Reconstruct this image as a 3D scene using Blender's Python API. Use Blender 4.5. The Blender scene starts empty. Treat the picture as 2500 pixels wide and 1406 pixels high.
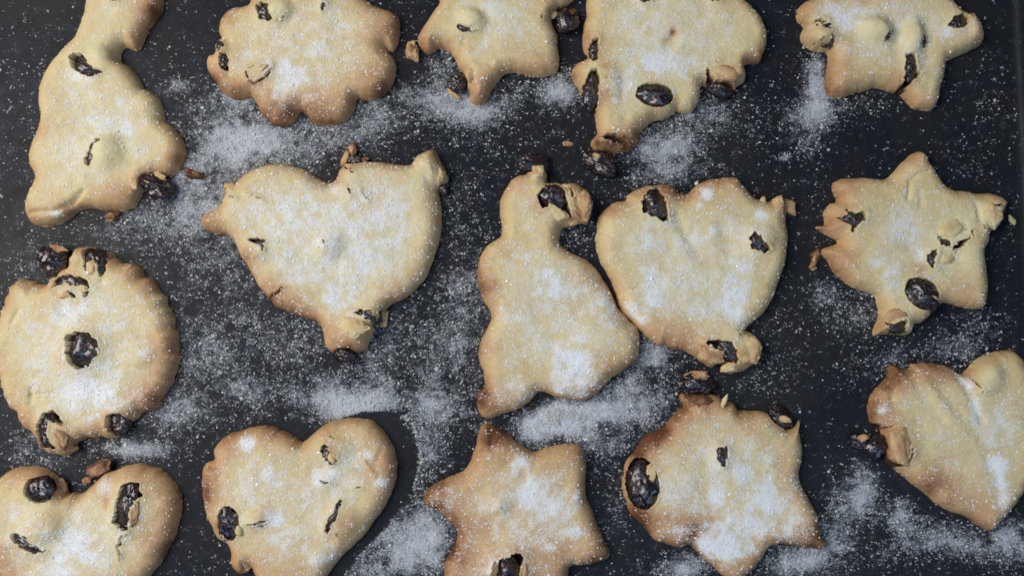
import bpy, math, random
import numpy as np
from mathutils import Vector, Matrix, noise as mnoise

# ------------------------------------------------------------------ camera, world, lamps, exposure
S = 0.00015                      # metres per photo pixel on the tray
D = 2400 * S                     # camera distance
TILT = math.radians(5.0)         # the photographer stands at the lower edge of the tray
sc = bpy.context.scene
col = sc.collection
sc.render.engine = 'CYCLES'
sc.cycles.use_denoising = True
sc.cycles.max_bounces = 6
sc.render.film_transparent = False
sc.cycles.filter_width = 1.7
cam_d = bpy.data.cameras.new('camera')
cam = bpy.data.objects.new('camera', cam_d)
col.objects.link(cam)
cam.location = (0, -D * math.sin(TILT), D * math.cos(TILT))
cam.rotation_euler = (TILT, 0, 0)
cam_d.sensor_width = 36.0
cam_d.lens = 36.0 * 2400 / 2500
cam_d.clip_start = 0.01
cam_d.clip_end = 50
sc.camera = cam

world = bpy.data.worlds.new('World')
sc.world = world
world.use_nodes = True
bg = world.node_tree.nodes['Background']
bg.inputs['Color'].default_value = (0.78, 0.89, 1.0, 1)
bg.inputs['Strength'].default_value = 0.085


def area_lamp(name, loc, target, sx, sy, power, colour):
    l = bpy.data.lights.new(name, 'AREA')
    l.shape = 'RECTANGLE'
    l.size, l.size_y = sx, sy
    l.energy = power
    l.color = colour
    o = bpy.data.objects.new(name, l)
    col.objects.link(o)
    o.location = loc
    o.rotation_euler = (Vector(target) - Vector(loc)).to_track_quat('-Z', 'Y').to_euler()
    return o


area_lamp('window_light', (-0.60, 0.12, 0.72), (0.0, 0.0, 0), 0.50, 0.62, 8.6, (1.0, 0.97, 0.925))
area_lamp('second_window_light', (0.20, -0.38, 0.55), (0.06, -0.05, 0), 0.50, 0.30, 1.35, (0.36, 0.62, 1.0))

sc.view_settings.view_transform = 'Standard'
sc.view_settings.look = 'None'
sc.view_settings.gamma = 1
sc.view_settings.use_curve_mapping = False
sc.view_settings.exposure = -0.18

# ------------------------------------------------------------------ helpers
C_, S_ = math.cos(TILT), math.sin(TILT)


def px2w(p, z=0.0):
    """photo pixel -> world x,y in metres on the plane at height z (metres)"""
    p = np.asarray(p, float)
    u = (p[..., 0] - 1250) / 2400.0
    v = -(p[..., 1] - 703) / 2400.0
    dy = v * C_ + S_
    dz = v * S_ - C_
    t = (z - D * C_) / dz
    return np.stack([u * t, -D * S_ + dy * t], -1)


def px2q(p, z=0.0):
    """same in pixel units (y up)"""
    return px2w(p, z * S) / S


RNG = np.random.default_rng(7)
TAB = RNG.random((256, 256))


def vnoise(x, y):
    xi = np.floor(x).astype(int); yi = np.floor(y).astype(int)
    fx = x - xi; fy = y - yi
    fx = fx * fx * fx * (fx * (fx * 6 - 15) + 10); fy = fy * fy * fy * (fy * (fy * 6 - 15) + 10)
    a = TAB[xi & 255, yi & 255]; b = TAB[(xi + 1) & 255, yi & 255]
    c = TAB[xi & 255, (yi + 1) & 255]; d = TAB[(xi + 1) & 255, (yi + 1) & 255]
    return (a + (b - a) * fx) * (1 - fy) + (c + (d - c) * fx) * fy


def fbm(x, y, s, o=3, seed=0):
    r = 0; a = 1; t = 0
    for k in range(o):
        r = r + a * vnoise(x / s + 17.3 * k + seed * 7.77, y / s + 9.1 * k + seed * 3.31)
        t += a; a *= .5; s *= .47
    return r / t * 2 - 1


def catmull(pts, step=6.0):
    P = np.asarray(pts, float)
    n = len(P); out = []
    for i in range(n):
        p0, p1, p2, p3 = P[i - 1], P[i], P[(i + 1) % n], P[(i + 2) % n]
        m = max(1, int(np.hypot(*(p2 - p1)) / step))
        for k in range(m):
            t = k / m
            out.append(.5 * (2 * p1 + (p2 - p0) * t + (2 * p0 - 5 * p1 + 4 * p2 - p3) * t * t + (3 * p1 - p0 - 3 * p2 + p3) * t ** 3))
    return np.array(out)


def jag(pts, step=5.0, amp=2.2, rng=None):
    P = np.asarray(pts, float); out = []
    n = len(P)
    for i in range(n):
        a, b = P[i], P[(i + 1) % n]
        L = np.hypot(*(b - a)); m = max(1, int(L / step))
        nrm = np.array([-(b - a)[1], (b - a)[0]]) / (L + 1e-6)
        for k in range(m):
            out.append(a + (b - a) * (k / m) + nrm * rng.normal(0, amp) * (1 if k else .6))
    return np.array(out)


def seg_closest(P, A, B):
    """closest distance, closest point of N points to M segments"""
    best = np.full(len(P), 1e18); cp = np.zeros_like(P)
    for a, b in zip(A, B):
        d = b - a
        t = ((P - a) @ d) / (d @ d + 1e-9)
        np.clip(t, 0, 1, out=t)
        qx = a[0] + t * d[0]; qy = a[1] + t * d[1]
        dd = (P[:, 0] - qx) ** 2 + (P[:, 1] - qy) ** 2
        m = dd < best
        best[m] = dd[m]; cp[m, 0] = qx[m]; cp[m, 1] = qy[m]
    return np.sqrt(best), cp


def inside(P, poly):
    r = np.zeros(len(P), bool)
    x, y = P[:, 0], P[:, 1]
    A = poly; B = np.roll(poly, -1, 0)
    for (x0, y0), (x1, y1) in zip(A, B):
        if y0 == y1: continue
        c = (y0 > y) != (y1 > y)
        r ^= c & (x < (x1 - x0) * (y - y0) / (y1 - y0) + x0)
    return r


def sdf(P, poly):
    d, cp = seg_closest(P, poly, np.roll(poly, -1, 0))
    i = inside(P, poly)
    return np.where(i, -d, d), cp


def ell(X, Y, cx, cy, rx, ry, rot):
    c, s = math.cos(rot), math.sin(rot)
    u = ((X - cx) * c + (Y - cy) * s) / rx
    v = (-(X - cx) * s + (Y - cy) * c) / ry
    return np.sqrt(u * u + v * v)


def new_mesh(name, verts, faces, mat, parent=None, smooth=True, attrs=None):
    me = bpy.data.meshes.new(name)
    verts = np.asarray(verts, np.float32); faces = np.asarray(faces, np.int32)
    nv, nf, k = len(verts), len(faces), faces.shape[1]
    me.vertices.add(nv); me.vertices.foreach_set('co', verts.ravel())
    me.loops.add(nf * k); me.loops.foreach_set('vertex_index', faces.ravel())
    me.polygons.add(nf)
    me.polygons.foreach_set('loop_start', np.arange(0, nf * k, k, dtype=np.int32))
    me.polygons.foreach_set('loop_total', np.full(nf, k, np.int32))
    me.polygons.foreach_set('use_smooth', np.full(nf, smooth))
    for an, av in (attrs or {}).items():
        at = me.attributes.new(an, 'FLOAT', 'POINT')
        at.data.foreach_set('value', np.asarray(av, np.float32))
    me.update(calc_edges=True)
    me.materials.append(mat)
    o = bpy.data.objects.new(name, me)
    col.objects.link(o)
    if parent is not None:
        o.parent = parent
    return o


# ------------------------------------------------------------------ materials
def mat_base(name):
    m = bpy.data.materials.new(name); m.use_nodes = True
    nt = m.node_tree
    return m, nt, nt.nodes['Principled BSDF']


def nd(nt, t, **kw):
    n = nt.nodes.new(t)
    for k, v in kw.items():
        if k in ('operation', 'blend_type', 'data_type', 'noise_dimensions', 'attribute_name', 'interpolation_type', 'feature'):
            setattr(n, k, v)
        else:
            n.inputs[k].default_value = v
    return n


def mixc(nt, fac, a, b):
    m = nt.nodes.new('ShaderNodeMix'); m.data_type = 'RGBA'
    for sock, v in ((m.inputs[0], fac), (m.inputs[6], a), (m.inputs[7], b)):
        if hasattr(v, 'is_output') or isinstance(v, bpy.types.NodeSocket): nt.links.new(v, sock)
        else: sock.default_value = v
    return m.outputs[2]


def math_(nt, op, a, b=None, c=None, clamp=False):
    m = nt.nodes.new('ShaderNodeMath'); m.operation = op; m.use_clamp = clamp
    for i, v in enumerate((a, b, c)):
        if v is None: continue
        if isinstance(v, bpy.types.NodeSocket): nt.links.new(v, m.inputs[i])
        else: m.inputs[i].default_value = v
    return m.outputs[0]


def mrange(nt, v, a, b, c=0.0, d=1.0):
    m = nt.nodes.new('ShaderNodeMapRange'); m.interpolation_type = 'SMOOTHSTEP'
    nt.links.new(v, m.inputs[0])
    for i, q in enumerate((a, b, c, d)): m.inputs[i + 1].default_value = q
    return m.outputs[0]


def noise_n(nt, vec, scale, detail=3, rough=.55):
    n = nd(nt, 'ShaderNodeTexNoise', Scale=scale, Detail=detail, Roughness=rough)
    nt.links.new(vec, n.inputs['Vector'])
    return n.outputs['Fac']


def world_pos(nt):
    return nt.nodes.new('ShaderNodeNewGeometry').outputs['Position']


SUGAR_RGB = (0.80, 0.82, 0.86, 1)


def dough_material():
    m, nt, b = mat_base('baked_dough')
    P = world_pos(nt)
    A = lambda n: nd(nt, 'ShaderNodeAttribute', attribute_name=n).outputs['Fac']
    brown, sugar, dark = A('brown'), A('sugar'), A('dark')
    n1 = noise_n(nt, P, 130, 4)
    n2 = noise_n(nt, P, 900, 3)
    br = math_(nt, 'ADD', brown, math_(nt, 'MULTIPLY_ADD', n1, .50, -.25))
    br = math_(nt, 'ADD', br, math_(nt, 'MULTIPLY_ADD', n2, .24, -.12), clamp=True)
    ramp = nt.nodes.new('ShaderNodeValToRGB')
    nt.links.new(br, ramp.inputs[0])
    e = ramp.color_ramp.elements
    e[0].position = 0.0; e[0].color = (0.80, 0.70, 0.41, 1)
    e[1].position = 1.0; e[1].color = (0.17, 0.062, 0.024, 1)
    for p, c in ((.28, (0.755, 0.595, 0.31, 1)), (.52, (0.665, 0.435, 0.22, 1)), (.76, (0.53, 0.295, 0.15, 1))):
        q = e.new(p); q.color = c
    c = ramp.outputs[0]
    # fine granulated sugar melted into the crust
    g1 = noise_n(nt, P, 1500, 2, .6)
    g2 = noise_n(nt, P, 420, 3, .6)
    g3 = noise_n(nt, P, 3300, 1, .5)
    gs = math_(nt, 'MULTIPLY_ADD', g2, .30, math_(nt, 'MULTIPLY', g1, .60))
    gs = math_(nt, 'MULTIPLY_ADD', g3, .25, gs)
    gs = math_(nt, 'MULTIPLY_ADD', sugar, .62, gs)
    sf = mrange(nt, gs, .72, 1.28, 0, .88)
    c = mixc(nt, sf, c, (0.87, 0.84, 0.74, 1))
    drift = math_(nt, 'MULTIPLY_ADD', sugar, .80, math_(nt, 'MULTIPLY_ADD', g1, .75, math_(nt, 'MULTIPLY', g2, .35)))
    df = mrange(nt, drift, .96, 1.56, 0, .95)
    c = mixc(nt, df, c, (0.90, 0.905, 0.93, 1))
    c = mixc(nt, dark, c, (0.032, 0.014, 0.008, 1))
    nt.links.new(c, b.inputs['Base Color'])
    b.inputs['Roughness'].default_value = .58
    b.inputs['Specular IOR Level'].default_value = .35
    b.inputs['Subsurface Weight'].default_value = .12
    b.inputs['Subsurface Radius'].default_value = (.0016, .0009, .0004)
    b.inputs['Subsurface Scale'].default_value = .7
    hb = math_(nt, 'MULTIPLY_ADD', n2, .5, math_(nt, 'MULTIPLY', noise_n(nt, P, 350, 4), .9))
    hb = math_(nt, 'MULTIPLY_ADD', sf, .55, hb)
    bump = nd(nt, 'ShaderNodeBump', Strength=.44, Distance=.0006)
    nt.links.new(hb, bump.inputs['Height'])
    nt.links.new(bump.outputs[0], b.inputs['Normal'])
    return m


def raisin_material():
    m, nt, b = mat_base('baked_raisin')
    P = world_pos(nt)
    n1 = noise_n(nt, P, 260, 4, .6)
    c = mixc(nt, mrange(nt, n1, .35, .7), (0.008, 0.006, 0.012, 1), (0.044, 0.017, 0.020, 1))
    g = noise_n(nt, P, 1300, 3, .6)
    sf = mrange(nt, math_(nt, 'MULTIPLY_ADD', noise_n(nt, P, 300, 2), .35, math_(nt, 'MULTIPLY', g, .75)), .64, .76, 0, .6)
    c = mixc(nt, sf, c, (0.50, 0.50, 0.53, 1))
    nt.links.new(c, b.inputs['Base Color'])
    nt.links.new(mrange(nt, n1, .3, .7, .10, .34), b.inputs['Roughness'])
    b.inputs['Specular IOR Level'].default_value = .8
    b.inputs['Coat Weight'].default_value = .7
    b.inputs['Coat Roughness'].default_value = .09
    bump = nd(nt, 'ShaderNodeBump', Strength=.7, Distance=.0006)
    nt.links.new(noise_n(nt, P, 700, 4, .65), bump.inputs['Height'])
    nt.links.new(bump.outputs[0], b.inputs['Normal'])
    return m


def sugar_material(name, clear):
    m, nt, b = mat_base(name)
    b.inputs['Base Color'].default_value = (0.94, 0.94, 0.94, 1)
    b.inputs['Roughness'].default_value = .18
    b.inputs['Specular IOR Level'].default_value = .55
    tr = nd(nt, 'ShaderNodeBsdfTranslucent')
    tr.inputs['Color'].default_value = (0.93, 0.92, 0.89, 1)
    mx = nt.nodes.new('ShaderNodeMixShader')
    mx.inputs[0].default_value = clear
    nt.links.new(b.outputs[0], mx.inputs[1]); nt.links.new(tr.outputs[0], mx.inputs[2])
    nt.links.new(mx.outputs[0], nt.nodes['Material Output'].inputs['Surface'])
    return m


def tray_material():
    m, nt, b = mat_base('dark_nonstick_metal')
    P = world_pos(nt)
    n1 = noise_n(nt, P, 14, 5, .6)
    n2 = noise_n(nt, P, 90, 5, .65)
    c = mixc(nt, mrange(nt, n1, .35, .68), (0.014, 0.017, 0.024, 1), (0.024, 0.025, 0.027, 1))
    c = mixc(nt, mrange(nt, n2, .5, .75, 0, .75), c, (0.026, 0.020, 0.015, 1))
    # film of sugar powder too fine to tell grain by grain
    dust = nd(nt, 'ShaderNodeAttribute', attribute_name='dust').outputs['Fac']
    f1 = noise_n(nt, P, 1300, 3, .65)
    f2 = noise_n(nt, P, 320, 4, .6)
    f = math_(nt, 'MULTIPLY_ADD', f2, .5, math_(nt, 'MULTIPLY', f1, .6))
    f = math_(nt, 'MULTIPLY_ADD', dust, .46, f)
    fd = mrange(nt, f, .60, 1.20, 0, .92)
    c = mixc(nt, fd, c, (0.70, 0.755, 0.85, 1))  # white powder tinted blue: the cool cast of shade is put into its colour
    nt.links.new(c, b.inputs['Base Color'])
    b.inputs['Specular IOR Level'].default_value = .09
    nt.links.new(mrange(nt, n2, .3, .75, .34, .5), b.inputs['Roughness'])
    bump = nd(nt, 'ShaderNodeBump', Strength=.3, Distance=.0003)
    nt.links.new(math_(nt, 'MULTIPLY_ADD', f1, .6, n2), bump.inputs['Height'])
    nt.links.new(bump.outputs[0], b.inputs['Normal'])
    return m


M_DOUGH, M_RAISIN, M_TRAY = dough_material(), raisin_material(), tray_material()
M_SUGAR, M_THIN_SUGAR = sugar_material('sugar_crystals', .10), sugar_material('thin_clear_sugar_crystals', .45)


# ------------------------------------------------------------------ the tray
def build_tray():
    root = bpy.data.objects.new('baking_tray', None); col.objects.link(root)
    root['label'] = 'dark non-stick metal baking tray dusted with sugar under all the cookies'
    root['category'] = 'baking tray'
    xl, xr = px2w((-130, 703))[0], px2w((2495, 703))[0]
    yb, yt = px2w((1250, 1650))[1], px2w((1250, -260))[1]
    # flat sheet
    nx, ny = 340, 250
    xs = np.linspace(xl, xr, nx); ys = np.linspace(yb, yt, ny)
    X, Y = np.meshgrid(xs, ys)
    V = np.stack([X.ravel(), Y.ravel(), np.zeros(nx * ny)], -1)
    idx = np.arange(nx * ny).reshape(ny, nx)
    F = np.stack([idx[:-1, :-1].ravel(), idx[:-1, 1:].ravel(), idx[1:, 1:].ravel(), idx[1:, :-1].ravel()], -1)
    Q = V[:, :2] / S
    dn = tray_density(Q[:, 0], Q[:, 1], False) * np.where(sdf(Q, PRINT)[0] < 0, .08, 1)
    new_mesh('tray_base', V, F, M_TRAY, root, True, {'dust': np.clip(dn, 0, 2.2)})
    # raised rim swept round the sheet: cove, sloping wall, rolled lip, outer skin
    prof = [(0, 0.0), (.0012, .0002), (.0024, .0009), (.0034, .0022), (.0042, .004), (.0062, .014), (.0068, .0155), (.008, .0165), (.0095, .0165),
            (.0105, .0155), (.0105, .014), (.0095, .0135), (.0085, .013), (.0058, .0), (.003, -.0010), (0, -.0012)]
    R = .012
    ring = []
    for cx, cy, a0 in ((xr - R, yt - R, 0), (xl + R, yt - R, 90), (xl + R, yb + R, 180), (xr - R, yb + R, 270)):
        for k in range(9):
            a = math.radians(a0 + 90 * k / 8)
            ring.append((cx, cy, math.cos(a), math.sin(a)))
    V = []; F = []
    n, m = len(ring), len(prof)
    for cx, cy, ca, sa in ring:
        for o, z in prof:
            # corners are square on the sheet side, rounded outside
            V.append((cx + ca * (R + o), cy + sa * (R + o), z))
    for i in range(n):
        for j in range(m - 1):
            F.append((i * m + j, ((i + 1) % n) * m + j, ((i + 1) % n) * m + j + 1, i * m + j + 1))
    new_mesh('tray_rim', V, F, M_TRAY, root, True, {'dust': np.zeros(len(V))})
    return root


# ------------------------------------------------------------------ raisins, flakes, sugar grains
def ico(sub):
    import bmesh
    bm = bmesh.new(); bmesh.ops.create_icosphere(bm, subdivisions=sub, radius=1)
    V = np.array([v.co[:] for v in bm.verts]); F = np.array([[v.index for v in f.verts] for f in bm.faces])
    bm.free(); return V, F


ICO4, ICO3 = ico(4), ico(3)


def rot_scale(V, rx, ry, rz, rot, tilt=(0, 0)):
    M = Matrix.Rotation(rot, 3, 'Z') @ Matrix.Rotation(tilt[0], 3, 'X') @ Matrix.Rotation(tilt[1], 3, 'Y')
    return (V * np.array([rx, ry, rz])) @ np.array(M).T


def make_raisin(seed, cx, cy, cz, rx, ry, rz, rot, parent, origin):
    V, F = ICO4
    r = random.Random(seed)
    off = Vector((r.uniform(-50, 50), r.uniform(-50, 50), r.uniform(-50, 50)))
    rad = np.empty(len(V))
    for i, v in enumerate(V):
        p = Vector(v)
        q = Vector((p.x * 1.7, p.y * 2.1, p.z * 2.1))
        w = mnoise.noise_vector(p * 1.2 + off)
        a = 1 - abs(mnoise.noise(q * 1.1 + w * .8 + off)) * 2
        b = 1 - abs(mnoise.noise(q * 2.4 + w * 1.4 - off)) * 2
        c = mnoise.noise(p * 1.1 - off)
        e = 1 - abs(mnoise.noise(p * 5.2 + w * 1.1 + off * .5)) * 2
        rad[i] = .98 + .30 * c - .24 * max(a, 0) ** 2.5 - .17 * max(b, 0) ** 2.5 - .06 * max(e, 0) ** 2
    W = rot_scale(V * rad[:, None], rx, ry, rz, rot, (r.uniform(-.2, .2), r.uniform(-.2, .2)))
    W = (W + np.array([cx, cy, cz])) * S
    W[:, 2] = np.maximum(W[:, 2], .0001)
    return new_mesh('raisin', W - np.array(origin), F, M_RAISIN, parent)


def make_flake(seed, cx, cy, cz, rx, ry, rz, rot, brown, parent, origin, name='crust_flake', rough=.32):
    """a torn scrap of crust: angular outline, thin broken edge, crumpled top"""
    V, F = ICO4 if max(rx, ry) > 18 else ICO3
    r = random.Random(seed)
    off = Vector((r.uniform(-50, 50), r.uniform(-50, 50), r.uniform(-50, 50)))
    n = r.randint(6, 9)
    th = np.sort((np.arange(n) + np.array([r.uniform(-.33, .33) for _ in range(n)])) * 2 * np.pi / n)
    cr = np.array([r.uniform(.72, 1.22) for _ in range(n)])
    cxy = np.stack([np.cos(th) * cr, np.sin(th) * cr], -1)
    ang = np.arctan2(V[:, 1], V[:, 0])
    k = np.searchsorted(th, ang % (2 * np.pi)) % n
    a0 = cxy[k - 1]; a1 = cxy[k]
    dx, dy = np.cos(ang), np.sin(ang)
    e = a1 - a0
    den = dx * e[:, 1] - dy * e[:, 0]
    rr = (a0[:, 0] * e[:, 1] - a0[:, 1] * e[:, 0]) / np.where(np.abs(den) < 1e-6, 1e-6, den)
    rr = np.clip(rr, .4, 1.4)
    rho = np.hypot(V[:, 0], V[:, 1])
    W = np.empty_like(V); bw = np.empty(len(V))
    curl = r.uniform(-.75, -.15)
    for i, v in enumerate(V):
        p = Vector(v)
        n1 = mnoise.noise(p * 1.4 + off); n2 = mnoise.noise(p * 3.3 - off); n3 = mnoise.noise(p * 7.5 + off)
        q = rr[i] * (rho[i] ** .75 / max(rho[i], 1e-4)) * (1 + rough * (.22 * n2 + .35 * n3))
        W[i, 0] = v[0] * q; W[i, 1] = v[1] * q
        W[i, 2] = np.sign(v[2]) * abs(v[2]) ** .6 * .75 + rough * (1.5 * n1 + .9 * n2 + .5 * n3) + curl * rho[i] ** 2
        bw[i] = brown + .15 * n2 + .30 * n1 + .14 * max(0, rho[i] - .6)
    W = rot_scale(W, rx, ry, rz, rot, (r.uniform(-.15, .15), r.uniform(-.15, .15)))
    W = (W + np.array([cx, cy, cz])) * S
    W[:, 2] = np.maximum(W[:, 2], .0001)
    z = np.zeros(len(V))
    return new_mesh(name, W - np.array(origin), F, M_DOUGH, parent, True, {'brown': np.clip(bw, 0, 1), 'sugar': z + .12, 'dark': np.clip((bw - .66) * 1.1, 0, .8)})


OCT_V = np.array([(1, 0, 0), (-1, 0, 0), (0, 1, 0), (0, -1, 0), (0, 0, 1), (0, 0, -1)], float)
OCT_F = np.array([(0, 2, 4), (2, 1, 4), (1, 3, 4), (3, 0, 4), (2, 0, 5), (1, 2, 5), (3, 1, 5), (0, 3, 5)])


def grains(name, pts, size, parent, origin, rng, mat=None):
    """crystals as small irregular octahedra, one joined mesh; pts in pixel units"""
    n = len(pts)
    # random rotations from quaternions
    q = rng.normal(size=(n, 4)); q /= np.linalg.norm(q, axis=1, keepdims=True)
    w, x, y, z = q.T
    Rm = np.stack([1 - 2 * (y * y + z * z), 2 * (x * y - z * w), 2 * (x * z + y * w), 2 * (x * y + z * w), 1 - 2 * (x * x + z * z), 2 * (y * z - x * w),
                   2 * (x * z - y * w), 2 * (y * z + x * w), 1 - 2 * (x * x + y * y)], -1).reshape(n, 3, 3)
    sc3 = size[:, None] * rng.uniform(.65, 1.4, (n, 3))
    V = OCT_V[None] * rng.uniform(.75, 1.25, (n, 6, 1)) * sc3[:, None, :]
    V = np.einsum('nij,nkj->nki', Rm, V)
    V[..., 2] *= .5
    V += pts[:, None, :]
    F = (OCT_F[None] + (np.arange(n) * 6)[:, None, None]).reshape(-1, 3)
    o = new_mesh(name, V.reshape(-1, 3) * S - np.array(origin), F, mat or M_SUGAR, parent, False)
    o['kind'] = 'stuff'
    return o


# ------------------------------------------------------------------ cookies
PITCH = 2.5
OUTLINES = {}


def crack_poly(line, w, rng):
    L = np.asarray(line, float)
    out = []
    for i in range(len(L) - 1):
        m = max(2, int(np.hypot(*(L[i + 1] - L[i])) / 7))
        out += [L[i] + (L[i + 1] - L[i]) * k / m for k in range(m)]
    out.append(L[-1]); L = np.array(out)
    T = np.gradient(L, axis=0); T /= np.linalg.norm(T, axis=1, keepdims=True) + 1e-9
    N = np.stack([-T[:, 1], T[:, 0]], -1)
    t = np.linspace(0, 1, len(L)); prof = np.sin(np.pi * np.clip(t * .9 + .05, 0, 1)) ** .6
    L = L + N * rng.normal(0, w * .25, (len(L), 1))
    a = L + N * (w / 2 * prof * rng.uniform(.5, 1.4, len(L)))[:, None]
    b = L - N * (w / 2 * prof * rng.uniform(.5, 1.4, len(L)))[:, None]
    return np.vstack([a, b[::-1]])


def build_cookie(spec, idx):
    x0, y0, f = spec['T']
    rng = np.random.default_rng(100 + idx)
    H = spec.get('H', 44.0); R = spec.get('R', 38.0)
    Zo, Zi = 9.0, H * .95

    def cv(pts, z):            # zoomed-photo coordinates -> tray plane (pixel units, y up)
        p = np.asarray(pts, float) / f + np.array([x0, y0])
        return px2q(p, z)
    out = catmull(cv(spec['outline'], Zo), 7.0)
    # the cut edge spreads a little unevenly while baking
    nrm = np.roll(out, -1, 0) - np.roll(out, 1, 0); nrm = np.stack([-nrm[:, 1], nrm[:, 0]], -1)
    nrm /= np.linalg.norm(nrm, axis=1, keepdims=True) + 1e-9
    out = out + nrm * (fbm(out[:, 0], out[:, 1], 16, 3, idx) * 2.6)[:, None]
    if 'scallop' in spec:
        per, amp = spec['scallop']
        L = np.r_[0, np.cumsum(np.linalg.norm(np.diff(out, axis=0), axis=1))]
        out = out - nrm * (amp * (np.abs(np.sin(np.pi * L / per)) - .6))[:, None] * np.sign(np.sum(nrm[0] * (out.mean(0) - out[0])))
    OUTLINES[spec['key']] = out
    lo = np.floor(out.min(0) / PITCH) * PITCH - PITCH * 2; hi = out.max(0) + PITCH * 2
    # only the part of a cookie near the frame needs to be fine, but it is built whole
    gx = np.arange(lo[0], hi[0], PITCH); gy = np.arange(lo[1], hi[1], PITCH)
    X, Y = np.meshgrid(gx, gy); P = np.stack([X.ravel(), Y.ravel()], -1)
    sd, cp = sdf(P, out)
    X, Y = P[:, 0], P[:, 1]
    d = np.maximum(-sd, 0)
    Rv = R * (1 + .25 * fbm(X, Y, 90, 2, idx + 3))
    t = np.clip(d / Rv, 0, 1)
    prof = (1 - (1 - t) ** 2.2) ** .58
    und = 1 + .10 * fbm(X, Y, 120, 2, idx + 11) + 0.042 * fbm(X, Y, 40, 2, idx + 5) + .012 * fbm(X, Y, 12, 2, idx + 8)
    h = H * prof * und
    k = 1 / f
    for b in spec.get('bumps', []):
        c = cv([b[:2]], Zi)[0]
        e = ell(X, Y, c[0], c[1], b[2] * k, b[3] * k, -math.radians(b[4]))
        h += b[5] * np.exp(-(e ** 2 * 1.1) ** 1.5) * np.minimum(1, d / 10)
    for line, w, a in spec.get('creases', []):
        L = cv(line, Zi)
        dl, _ = seg_closest(P, L[:-1], L[1:])
        h += .6 * a * np.exp(-(dl / (1.25 * w * k * (1 + .3 * fbm(X, Y, 25, 2, idx)))) ** 2) * np.minimum(1, d / 10)
    # raisins under the crust push it up
    raisins = []
    for r in spec.get('raisins', []):
        mode, cx, cy, rx, ry, rot = r[:6]
        c = cv([(cx, cy)], Zi if mode == 'in' else H * .7)[0]
        a = -math.radians(rot)
        raisins.append((mode, c, rx * k, ry * k, a))
        if mode == 'in':
            e = ell(X, Y, c[0], c[1], rx * k * 1.25, ry * k * 1.25, a)
            h += 7 * np.exp(-e ** 2) * np.minimum(1, d / 10)
    h_top = h.copy()
    # openings torn in the crust
    dark = np.zeros(len(P)); shift = np.zeros_like(P); brown_lip = np.zeros(len(P))
    polys = []
    for p in spec.get('holes', []):
        q = cv(p, Zi)
        polys.append(jag(q.mean(0) + (q - q.mean(0)) * 1.13, 5.0, 1.8, rng))
    polys += [crack_poly(cv(l, Zi), max(w * k, 4.5), rng) for l, w in spec.get('cracks', [])]
    for mode, c, rx, ry, a in raisins:
        if mode == 'ex':
            th = np.linspace(0, 2 * np.pi, 28, endpoint=False)
            e = np.stack([np.cos(th) * rx * 1.0, np.sin(th) * ry * 1.0], -1)
            e = e @ np.array([[math.cos(a), math.sin(a)], [-math.sin(a), math.cos(a)]]) + c
            polys.append(jag(e, 6, 1.4, rng))
    for pl in polys:
        blo, bhi = pl.min(0) - 26, pl.max(0) + 26
        m = np.where((P[:, 0] > blo[0]) & (P[:, 0] < bhi[0]) & (P[:, 1] > blo[1]) & (P[:, 1] < bhi[1]))[0]
        if len(m) == 0: continue
        s2, c2 = sdf(P[m], pl)
        h[m] += 3.2 * np.exp(-np.maximum(s2, 0) / 6) * (s2 > -PITCH) * np.minimum(1, d[m] / 8)
        brown_lip[m] = np.maximum(brown_lip[m], np.exp(-np.maximum(s2, 0) / 9))
        near = np.abs(s2) < PITCH * .55
        shift[m[near]] = c2[near] - P[m[near]]
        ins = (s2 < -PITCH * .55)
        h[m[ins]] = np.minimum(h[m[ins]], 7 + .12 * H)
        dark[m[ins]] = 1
    # grid -> mesh
    ny, nx = len(gy), len(gx)
    I = np.arange(nx * ny).reshape(ny, nx)
    Fq = np.stack([I[:-1, :-1].ravel(), I[:-1, 1:].ravel(), I[1:, 1:].ravel(), I[1:, :-1].ravel()], -1)
    ins = sd < 0
    keep = ins[Fq].any(1)
    Fq = Fq[keep]
    used = np.zeros(nx * ny, bool); used[Fq.ravel()] = True
    Q = P + shift * ins[:, None]
    snap = used & (~ins | (d < PITCH * .3))
    Q[snap] = cp[snap]
    h[snap] = 0; h_top[snap] = 0
    # browning: thin edges colour first, then the patches seen in the photo
    bn = spec.get('bake', 1.0)
    E = spec.get('edge', 34.0) * 1.25
    br = .38 * bn * (1 + .38 * fbm(X, Y, 110, 2, idx + 61)) * np.exp(-(d / (1.35 * E * (1 + .6 * fbm(X, Y, 70, 2, idx + 21)))) ** 1.15) + spec.get('base', .11) + .07 * fbm(X, Y, 60, 3, idx + 2)
    for tx, ty, tr, ta in spec.get('toast', []):
        c = cv([(tx, ty)], Zi * .7)[0]
        e = np.hypot(X - c[0], Y - c[1]) / (tr * k * (1 + .35 * fbm(X, Y, 45, 2, idx + 9)))
        br += ta * .62 * np.exp(-e ** 2 * 1.3)
    br += .10 * brown_lip * (d < 30)
    su = 1.25 * spec.get('dust', .52) * np.clip((d - 4) / 85, 0, 1) + np.zeros(len(P))
    for s in spec.get('sugar', []):
        c = cv([s[:2]], Zi)[0]
        nz = 1 + .45 * fbm(X, Y, 30, 3, idx + 31)
        e = np.hypot((X - c[0]) / (s[2] * k), (Y - c[1]) / (s[3] * k)) / nz
        su = np.maximum(su, min(s[4] * 1.2, 1.45) * np.exp(-e ** 2 * .6))
    for bx, by, r_ in spec.get('bare', []):
        c = cv([(bx, by)], Zi)[0]
        g = np.exp(-(np.hypot(X - c[0], Y - c[1]) / (r_ * k)) ** 2 * 1.2)
        su *= 1 - .8 * g; br -= .30 * g
    su *= np.clip(.85 + .5 * fbm(X, Y, 22, 3, idx + 41), .1, 1.25)
    su *= np.clip(d / 12, 0, 1) * (1 - dark)
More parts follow.
